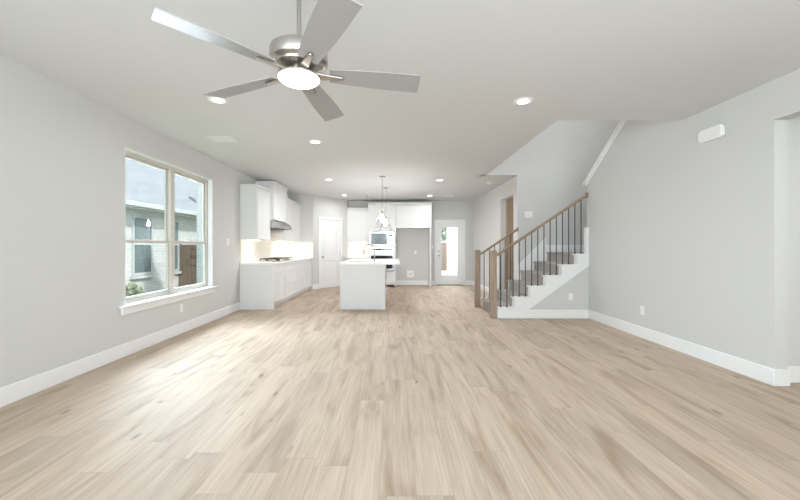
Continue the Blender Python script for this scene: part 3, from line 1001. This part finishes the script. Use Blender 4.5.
fc = thing('faucet', 'bronze gooseneck kitchen faucet arching over the island sink', 'faucet', (-.410, 7.80, .913))
MB().lathe([(.028, 0), (.028, .008), (.020, .014), (.019, .075), (.013, .082)], (-.410, 7.80, .913), 20).build('faucet_base', M['bronze'], fc)
path = [(-.410, 7.80, .99), (-.410, 7.80, 1.17)]
for i in range(1, 13):
    an = PI * i / 12
    path.append((-.410 - .118 * (1 - math.cos(an)), 7.80, 1.17 + .118 * math.sin(an)))
path.append((-.646, 7.80, 1.145))
MB().tube(path, .012, 14).build('spout', M['bronze'], fc)
MB().lathe([(.016, 0), (.017, .05), (.013, .085)], (-.646, 7.80, 1.07), 16).build('spray_head', M['bronze'], fc)
MB().tube([(-.410, 7.815, .965), (-.410, 7.85, .975), (-.410, 7.90, 1.01)], [.010, .008, .006]).build('lever_handle', M['bronze'], fc)


# ------------------------------------------------------------------ pendants
def pendant(x, y, label):
    p_ = thing('pendant_light', label, 'pendant light', (x, y, H), group='clear glass pendants over the island')
    MB().lathe([(.062, 0), (.062, -.012), (.050, -.022), (.012, -.026)], (x, y, H), 24).build('canopy', M['nickel'], p_)
    MB().lathe([(.0055, -.022), (.0055, -.70)], (x, y, H), 10).build('rod', M['nickel'], p_)
    MB().lathe([(.012, -.69), (.022, -.705), (.024, -.715), (.022, -.79), (.018, -.80)], (x, y, H), 18).build('socket', M['nickel'], p_)
    MB().lathe([(.012, -.80), (.014, -.825), (.030, -.87), (.036, -.905), (.030, -.935), (.012, -.952)], (x, y, H), 18).build('bulb', M['bulb'], p_)
    prof = [(.030, -.735), (.034, -.76), (.046, -.80), (.075, -.85), (.108, -.905), (.132, -.965), (.146, -1.03), (.150, -1.09)]
    inner = [(r - .004, z) for r, z in prof[::-1]]
    MB().lathe(prof + inner, (x, y, H), 32, cap0=False, cap1=False).build('glass_shade', M['clear'], p_)
    return p_


p1 = pendant(-.222, 7.36, 'clear glass bell pendant nearer the camera over the island')
dup(p1, (-.178, 8.73, H), 'clear glass bell pendant farther back over the island')


# ------------------------------------------------------------------ ceiling fan
fz = 1.225 + .95
fx, fy = -.514, 1.926
fan = thing('ceiling_fan', 'brushed nickel five blade ceiling fan with a round white light', 'ceiling fan', (fx, fy, H))
MB().lathe([(.062, 0), (.062, -.012), (.050, -.035), (.022, -.050)], (fx, fy, H), 28).build('canopy', M['nickel'], fan)
MB().lathe([(.0125, -.045), (.0125, -.36)], (fx, fy, H), 16).build('downrod', M['nickel'], fan)
MB().lathe([(.022, .175), (.024, .155), (.060, .140), (.135, .132), (.152, .120), (.155, .108), (.155, .055), (.150, .048), (.128, .040), (.124, .030), (.105, .022),
            (.082, .014), (.060, .012)], (fx, fy, fz), 48).build('motor_housing', M['nickel'], fan)
MB().lathe([(.055, .014), (.055, -.004), (.092, -.010), (.110, -.018), (.114, -.022), (.114, -.029), (.106, -.031)], (fx, fy, fz), 48).build('light_collar', M['nickel'], fan)
MB().lathe([(.111, -.027), (.111, -.033), (.098, -.044), (.068, -.053), (.032, -.058), (.004, -.060)], (fx, fy, fz), 48).build('light_lens', M['fanlens'], fan)
pitch = math.radians(-11.5)
R0, R1 = .165, .680
for kf in range(5):
    ang = math.radians(11.0 + 72 * kf)
    mt = Matrix.Translation((fx, fy, fz)) @ Matrix.Rotation(ang, 4, 'Z') @ Matrix.Rotation(pitch, 4, 'X')
    b_ = MB()
    out = []
    n_ = 14
    def wd(tt_): return .053 + .022 * math.sin(min(1, tt_ * 1.25) * PI / 2)
    for i in range(n_ + 1):
        tq = i / n_
        out.append((R0 + (R1 - R0) * tq, -wd(tq)))
    out[-1] = (R1 - .022, -wd(1))
    top = []
    for i in range(n_ + 1):
        tq = 1 - i / n_
        top.append((R0 + (R1 - R0) * tq, wd(tq)))
    out[-1] = (R1 - .014, -wd(1)); top[0] = (R1 + .006, wd(1))
    pts = out + [(R1 - .003, -.02)] + top
    b_.prism(pts, 'z', -.003, .003)
    b_.xform(mt)
    bo = b_.build('blade', M['blade'], fan)
    # blade iron: arm from the motor and the finger under the blade
    ir = MB()
    ir.prism([(.085, -.030), (.150, -.020), (.235, -.012), (.245, 0), (.235, .012), (.150, .020), (.085, .030)], 'z', -.016, -.004)
    ir.xform(mt)
    ir.build('blade_iron', M['nickel'], bo, bev=.004)


# ------------------------------------------------------------------ downlights
def lamp(name, loc, size, power, color, rot=(0, 0, 0), sy=None, spread=180):
    d = bpy.data.lights.new(name, 'AREA')
    d.shape = 'RECTANGLE' if sy else 'DISK'
    d.size = size
    if sy: d.size_y = sy
    d.energy = power
    d.color = color
    d.spread = math.radians(spread)
    o = bpy.data.objects.new(name, d)
    COL.objects.link(o)
    o.location = loc
    o.rotation_euler = rot
    return o


def downlight(x, y, label):
    d_ = thing('recessed_light', label, 'ceiling light', (x, y, H), group='recessed ceiling lights')
    MB().lathe([(.096, 0), (.096, -.004), (.088, -.008), (.060, -.005), (.060, .0)], (x, y, H), 36, cap0=False, cap1=False).build('trim_ring', M['trim'], d_)
    MB().lathe([(.060, -.001), (.060, -.004), (.001, -.005)], (x, y, H), 36).build('lens', M['can'], d_)
    return d_


r1 = downlight(-1.755, 3.53, 'lit recessed ceiling light near the fan, above the side window')
for (x, y, lab) in ((1.318, 3.56, 'lit recessed ceiling light right of the fan, before the stairwell opening'),
                    (-1.09, 4.94, 'lit recessed ceiling light midway between the fan and the kitchen'),
                    (-1.41, 7.71, 'lit recessed kitchen ceiling light in front of the pantry door, nearer the camera'),
                    (-1.39, 10.05, 'lit recessed ceiling light close above the pantry wall corner'),
                    (1.03, 7.75, 'lit recessed ceiling light on the right side, in front of the fridge alcove'),
                    (1.05, 10.10, 'lit recessed ceiling light close to the fridge surround')):
    dup(r1, (x, y, H), lab)
    lamp('downlight_beam', (x, y, H - .012), .11, (7.0 if y > 9 else 18.0) if y > 7 else (2.5 if x < 0 else 4.0), (0.97, 0.985, 1.0), spread=165)
lamp('downlight_beam', (-1.755, 3.53, H - .012), .11, 4.0, (0.97, 0.98, 1.0), spread=165)


def vent(name, x, y, lx, ly, label, group=None):
    v = thing(name, label, 'vent', (x, y, H), group=group)
    f = MB()
    e = .022
    f.box(x - lx / 2, x + lx / 2, y - ly / 2, y - ly / 2 + e, H - .007, H).box(x - lx / 2, x + lx / 2, y + ly / 2 - e, y + ly / 2, H - .007, H)
    f.box(x - lx / 2, x - lx / 2 + e, y - ly / 2 + e, y + ly / 2 - e, H - .007, H).box(x + lx / 2 - e, x + lx / 2, y - ly / 2 + e, y + ly / 2 - e, H - .007, H)
    f.build('frame', M['trim'], v)
    MB().box(x - lx / 2 + e, x + lx / 2 - e, y - ly / 2 + e, y + ly / 2 - e, H - .002, H - .0005).build('backing', M['slot'], v)
    s = MB()
    nn = 7
    for i in range(nn):
        yy = y - ly / 2 + e + (ly - 2 * e) * (i + .5) / nn
        s.box(x - lx / 2 + e, x + lx / 2 - e, yy - .0085, yy + .0085, H - .006, H - .002)
    s.build('slats', M['trim'], v)
    return v


vent('ceiling_vent', -2.33, 4.80, .30, .26, 'white rectangular air vent in the ceiling above the side window', 'ceiling vents')
vent('ceiling_vent', 1.62, 10.20, .28, .20, 'white rectangular air vent in the ceiling before the glazed back door', 'ceiling vents')
sm = thing('smoke_detector', 'small round white smoke detector on the ceiling by the stairwell opening', 'smoke detector', (2.22, 8.10, H))
MB().lathe([(.062, 0), (.062, -.018), (.055, -.030), (.02, -.034)], (2.22, 8.10, H), 28).build('housing', M['plate'], sm)
MB().lathe([(.058, -.0265), (.0605, -.0195), (.058, -.0185)], (2.22, 8.10, H), 28, False, False).build('grille', M['slot'], sm)
for (x, lab) in ((-.95, 'small round ceiling sensor left of its twin, before the oven tower'), (-.745, 'small round ceiling sensor right of its twin, before the oven tower')):
    cs = thing('ceiling_sensor', lab, 'sensor', (x, 10.08, H), group='small round ceiling sensors')
    MB().lathe([(.050, 0), (.048, -.008), (.030, -.010)], (x, 10.08, H), 24).build('ring', M['trim'], cs)
    MB().lathe([(.028, -.0101), (.026, -.018), (.002, -.022)], (x, 10.08, H), 20).build('core', M['slot'], cs)


# ------------------------------------------------------------------ wall plates
def plate(name, label, cat, loc, rz, wd_, ht, kind, group):
    """local frame: plate lies in XZ, faces -Y; rz turns it"""
    p_ = thing(name, label, cat, loc, rz, group)
    MB().box(-wd_ / 2, wd_ / 2, -.007, -.0005, -ht / 2, ht / 2).build('cover_plate', M['plate'], p_, local=True, bev=.002)
    if kind == 'outlet':
        for dz in (-.021, .021):
            s = MB().box(-.017, .017, -.009, -.007, dz - .014, dz + .014).build('socket', M['plate'], p_, local=True)
            MB().box(-.008, -.005, -.0095, -.009, dz - .004, dz + .006).box(.005, .008, -.0095, -.009, dz - .004, dz + .006).build('slots', M['slot'], s, local=True)
    else:
        n_ = max(1, round(wd_ / .055)) if wd_ > .08 else 1
        for i in range(n_):
            cx = (i - (n_ - 1) / 2) * .046
            MB().box(cx - .016, cx + .016, -.011, -.007, -.033, .033).build('rocker', M['plate'], p_, local=True, bev=.001)
    return p_


OUT = 'wall outlets'
plate('wall_outlet', 'white outlet low on the left wall under the window', 'outlet', (XL, 4.98, .365), PI / 2, .072, .115, 'outlet', OUT)
plate('wall_outlet', 'white outlet low on the long right wall', 'outlet', (XR, 4.74, .37), -PI / 2, .072, .115, 'outlet', OUT)
plate('wall_outlet', 'white outlet on the small wall under the stairs', 'outlet', (3.046, YS0, .372), 0, .072, .115, 'outlet', OUT)
plate('wall_outlet', 'white outlet halfway up the back of the empty fridge alcove', 'outlet', (.72, YB, 1.05), 0, .075, .115, 'outlet', OUT)
SW = 'light switches'
plate('light_switch', 'white double switch on the left wall between window and kitchen cabinets', 'switch', (XL, 6.38, 1.32), PI / 2, .118, .118, 'switch', SW)
plate('light_switch', 'white double switch high on the wall beside the stair handrail', 'switch', (2.775, YS1, 1.89), 0, .165, .125, 'switch', SW)
plate('light_switch', 'narrow white switch between the fridge panel and the glazed back door', 'switch', (1.255, YB, 1.22), 0, .072, .118, 'switch', SW)
plate('light_switch', 'white switch in the side hall beyond the right wall opening', 'switch', (3.715, 3.185, 1.40), 0, .072, .118, 'switch', SW)
wbx = thing('water_supply_box', 'white recessed water supply box low in the fridge alcove', 'supply box', (.56, YB, .36))
m_ = MB()
m_.box(.45, .67, YB - .008, YB, .25, .28).box(.45, .67, YB - .008, YB, .44, .47).box(.45, .48, YB - .008, YB, .28, .44).box(.64, .67, YB - .008, YB, .28, .44)
m_.build('frame', M['plate'], wbx)
MB().box(.48, .64, YB - .003, YB - .0005, .28, .44).build('recess', M['plate'], wbx)
MB().lathe([(.018, 0), (.018, .03), (.010, .034)], (0, 0, 0), 14).xform(Matrix.Translation((.56, YB - .003, .35)) @ Matrix.Rotation(PI / 2, 4, 'X')).build('valve', M['bronze'], wbx)
MB().box(.53, .59, YB - .042, YB - .034, .355, .370).build('valve_lever', M['slot'], wbx)

ch = thing('door_chime', 'white rounded chime box high on the right wall near the opening', 'door chime', (XR, 3.69, 2.41))
def rrect(y0, y1, z0, z1, r, k=6):
    o_ = []
    for (cy, cz, a0) in ((y1 - r, z1 - r, 0), (y0 + r, z1 - r, 1), (y0 + r, z0 + r, 2), (y1 - r, z0 + r, 3)):
        for i in range(k + 1):
            a_ = (a0 + i / k) * PI / 2
            o_.append((cy + r * math.cos(a_), cz + r * math.sin(a_)))
    return o_


MB().prism(rrect(3.555, 3.830, 2.343, 2.478, .038), 'x', XR - .045, XR - .0125).build('cover', M['plate'], ch, bev=.008)
MB().prism(rrect(3.562, 3.823, 2.350, 2.471, .034), 'x', XR - .012, XR - .0005).build('back_plate', M['plate'], ch)

# ------------------------------------------------------------------ outside
struct('ground', MB().box(-40, 40, -30, 60, -.35, -.14), M['grass'])
NXW = -6.95
nb = thing('neighbour_house', 'pale brick single storey house with grey shingle roof outside the window', 'house', (NXW - 3, 9, -.14))
m_ = MB().box(NXW - .25, NXW, -2, 18.6, -.14, 2.30)
m_.box(NXW - 10, NXW - .25, 18.35, 18.6, -.14, 2.30)
m_.build('brick_wall', M['brick'], nb)
ez = 2.36
rf = MB()
def V(*p): return rf.bm.verts.new(p)
ex = -6.50
A_ = [V(ex, -3, ez), V(ex, 19.0, ez), V(ex - 5.5, 13.5, ez + 3.85), V(ex - 5.5, -3, ez + 3.85)]
B_ = [V(ex, -3, ez - .05), V(ex, 19.0, ez - .05), V(ex - 5.5, 13.5, ez + 3.80), V(ex - 5.5, -3, ez + 3.80)]
D_ = [V(ex - 11, 19.0, ez), V(ex - 11, -3, ez)]
rf.bm.faces.new(A_); rf.bm.faces.new(B_[::-1])
for i in range(4): rf.bm.faces.new((A_[i], B_[i], B_[(i + 1) % 4], A_[(i + 1) % 4]))
rf.bm.faces.new((A_[1], D_[0], A_[2])); rf.bm.faces.new((A_[2], D_[0], D_[1], A_[3]))
bmesh.ops.recalc_face_normals(rf.bm, faces=rf.bm.faces)
rf.build('roof', M['shingle'], nb)
MB().box(ex - .02, ex + .10, -3, 19.05, ez - .12, ez + .01).build('gutter', M['gutter'], nb, bev=.02)
MB().box(NXW, ex, -3, 19.0, ez - .16, ez - .11).build('soffit', M['gutter'], nb)
for (ya, yb) in ((9.40, 10.08), (10.98, 11.42 - .1)):
    wf = MB()
    for (u0, u1, z0, z1) in ((ya - .05, yb + .05, 2.02, 2.08), (ya - .05, ya, .52, 2.02), (yb, yb + .05, .52, 2.02), (ya, yb, 1.28, 1.36), (ya - .05, yb + .05, .46, .52)):
        wf.box(NXW, NXW + .05, u0, u1, z0, z1)
    wo = wf.build('window', M['gutter'], nb)
    MB().box(NXW + .005, NXW + .02, ya, yb, .52, 1.28).box(NXW + .005, NXW + .02, ya, yb, 1.36, 2.02).build('pane', M['darkpane'], wo)
    MB().box(NXW, NXW + .10, ya - .12, yb + .12, .37, .45).build('window_sill', M['brick'], wo)
rv = MB().box(-.17, .17, -.16, .16, 0, .10)
rv.xform(Matrix.Translation((-7.30, 12.95, 2.90)) @ Matrix.Rotation(math.atan(.7), 4, 'Y')).build('roof_vent', M['slot'], nb)
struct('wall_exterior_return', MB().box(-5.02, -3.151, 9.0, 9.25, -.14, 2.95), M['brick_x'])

# wooden side gate between the two houses
sg = thing('fence_gate', 'weathered brown wooden gate between the houses, seen through the window', 'gate', (-6.45, 11.4, -.14))
m_ = MB()
for i in range(9):
    m_.box(-6.885 + i * .12, -6.885 + i * .12 + .113, 11.40, 11.425, -.10, 1.30)
m_.build('boards', M['cedar'], sg)
MB().box(-6.885, -5.80, 11.426, 11.465, .15, .24).box(-6.885, -5.80, 11.426, 11.465, 1.0, 1.09).build('rails', M['cedar'], sg)
MB().tube([(-6.63, 11.40, .65), (-6.63, 11.36, .66), (-6.63, 11.36, .80), (-6.63, 11.40, .81)], .012).build('gate_handle', M['black'], sg)
MB().box(-6.60, -6.40, 11.385, 11.40, .60, .63).build('latch', M['black'], sg)
for xx in (-6.948, -5.80):
    MB().box(xx, xx + .06, 11.40, 11.47, -.14, 1.38).build('gate_post', M['cedar'], sg)

# shrub by the neighbour's wall
sh = thing('shrub', 'low pale green shrub against the neighbouring brick wall', 'shrub', (-6.5, 8.9, -.14))
lb = MB()
for i in range(420):
    th, ph, r_ = random.uniform(0, 2 * PI), random.uniform(0, PI / 2), random.uniform(.2, 1) ** .5
    c_ = Vector((-6.5 + .26 * r_ * math.cos(th) * math.cos(ph), 8.75 + .34 * r_ * math.sin(th) * math.cos(ph), -.05 + .36 * r_ * math.sin(ph)))
    a_ = Vector((random.gauss(0, 1), random.gauss(0, 1), random.gauss(0, 1))).normalized() * .055
    b2 = a_.orthogonal().normalized() * .022
    vs = [lb.bm.verts.new(c_ + q) for q in (-a_, b2, a_, -b2)]
    lb.bm.faces.new(vs)
lb.build('leaves', M['leaf'], sh)
MB().tube([(-6.5, 8.75, -.14), (-6.5, 8.75, .15)], .02).build('stem', M['cedar'], sh)

# back yard beyond the glazed door
struct('patio', MB().box(-1, 5, YB + .15, 18.9, -.139, -.03), M['concrete'])
struct('wall_patio', MB().box(1.95, 5.0, 12.6, 12.8, -.03, 3.0), M['extwhite'])
yf = thing('yard_fence', 'red brown board fence across the yard beyond the back door', 'fence', (2.0, 19, -.14))
m_ = MB()
for i in range(70):
    m_.box(-3 + i * .15, -3 + i * .15 + .143, 19.0, 19.02, -.10, 1.45)
m_.build('boards', M['cedarred'], yf)
for i in range(5):
    MB().box(-3 + i * 2.4, -2.9 + i * 2.4, 19.021, 19.12, -.14, 1.5).build('fence_post', M['cedarred'], yf)
tr = thing('yard_tree', 'green leafy tree behind the yard fence beyond the back door', 'tree', (2.6, 21, -.14))
MB().tube([(2.6, 21, -.14), (2.65, 21, 1.2), (2.6, 21.1, 2.4)], [.12, .09, .05]).build('trunk', M['cedar'], tr)
lb = MB()
for i in range(900):
    v_ = Vector((random.gauss(0, 1), random.gauss(0, 1), random.gauss(0, 1))).normalized() * random.uniform(.3, 1.0) ** .5
    c_ = Vector((2.6 + 1.1 * v_.x, 21 + 1.1 * v_.y, 2.3 + .95 * v_.z))
    a_ = Vector((random.gauss(0, 1), random.gauss(0, 1), random.gauss(0, 1))).normalized() * .12
    b2 = a_.orthogonal().normalized() * .05
    lb.bm.faces.new([lb.bm.verts.new(c_ + q) for q in (-a_, b2, a_, -b2)])
lb.build('foliage', M['leaf'], tr)

# unseen fixture added upstairs to light the stairwell
ul = thing('added_upstairs_light', 'unseen flush round ceiling light added upstairs to light the stairwell', 'ceiling light', (3.2, 5.6, 5.3))
MB().lathe([(.18, 0), (.18, -.03), (.16, -.05)], (3.2, 5.6, 5.3), 32).build('base', M['nickel'], ul)
MB().lathe([(.155, -.05), (.15, -.09), (.09, -.12), (.002, -.13)], (3.2, 5.6, 5.3), 32).build('diffuser', emit('upstairs_fill_diffuser', (1.0, 0.97, 0.93), 8), ul)

# fill lamps added where no fitting is seen, then lamps under cabinets and hood
lamp('upstairs_fill', (3.2, 5.6, 5.16), .30, 26, (0.97, 0.98, 1.0))  # does most of the added stairwell lighting
lamp('side_room_fill', (3.6, 8.6, 2.66), .4, 22, (1.0, 0.95, 0.88))  # added to brighten the room behind the hall wall's opening
lamp('hall_fill', (4.4, 1.6, 2.66), .3, 14, (1.0, 0.94, 0.86))  # added to light the hall beyond the right wall
warm = (1.0, 0.86, 0.66)
lamp('under_cabinet_beam', (-2.84, (CA + CB_) / 2, 1.352), .10, 1.7, warm, (0, math.radians(-20), 0), .5)
lamp('under_cabinet_beam', (-2.84, (CC_ + CD_) / 2, 1.352), .10, 2.8, warm, (0, math.radians(-20), 0), 1.2)
lamp('hood_beam', (-2.80, (CB_ + CC_) / 2, 1.632), .10, 2.1, warm, (0, math.radians(-15), 0), .6)
lamp('under_cabinet_beam', (-1.1, 11.18, 1.342), .50, 1.8, warm, (math.radians(15), 0, 0), .1)
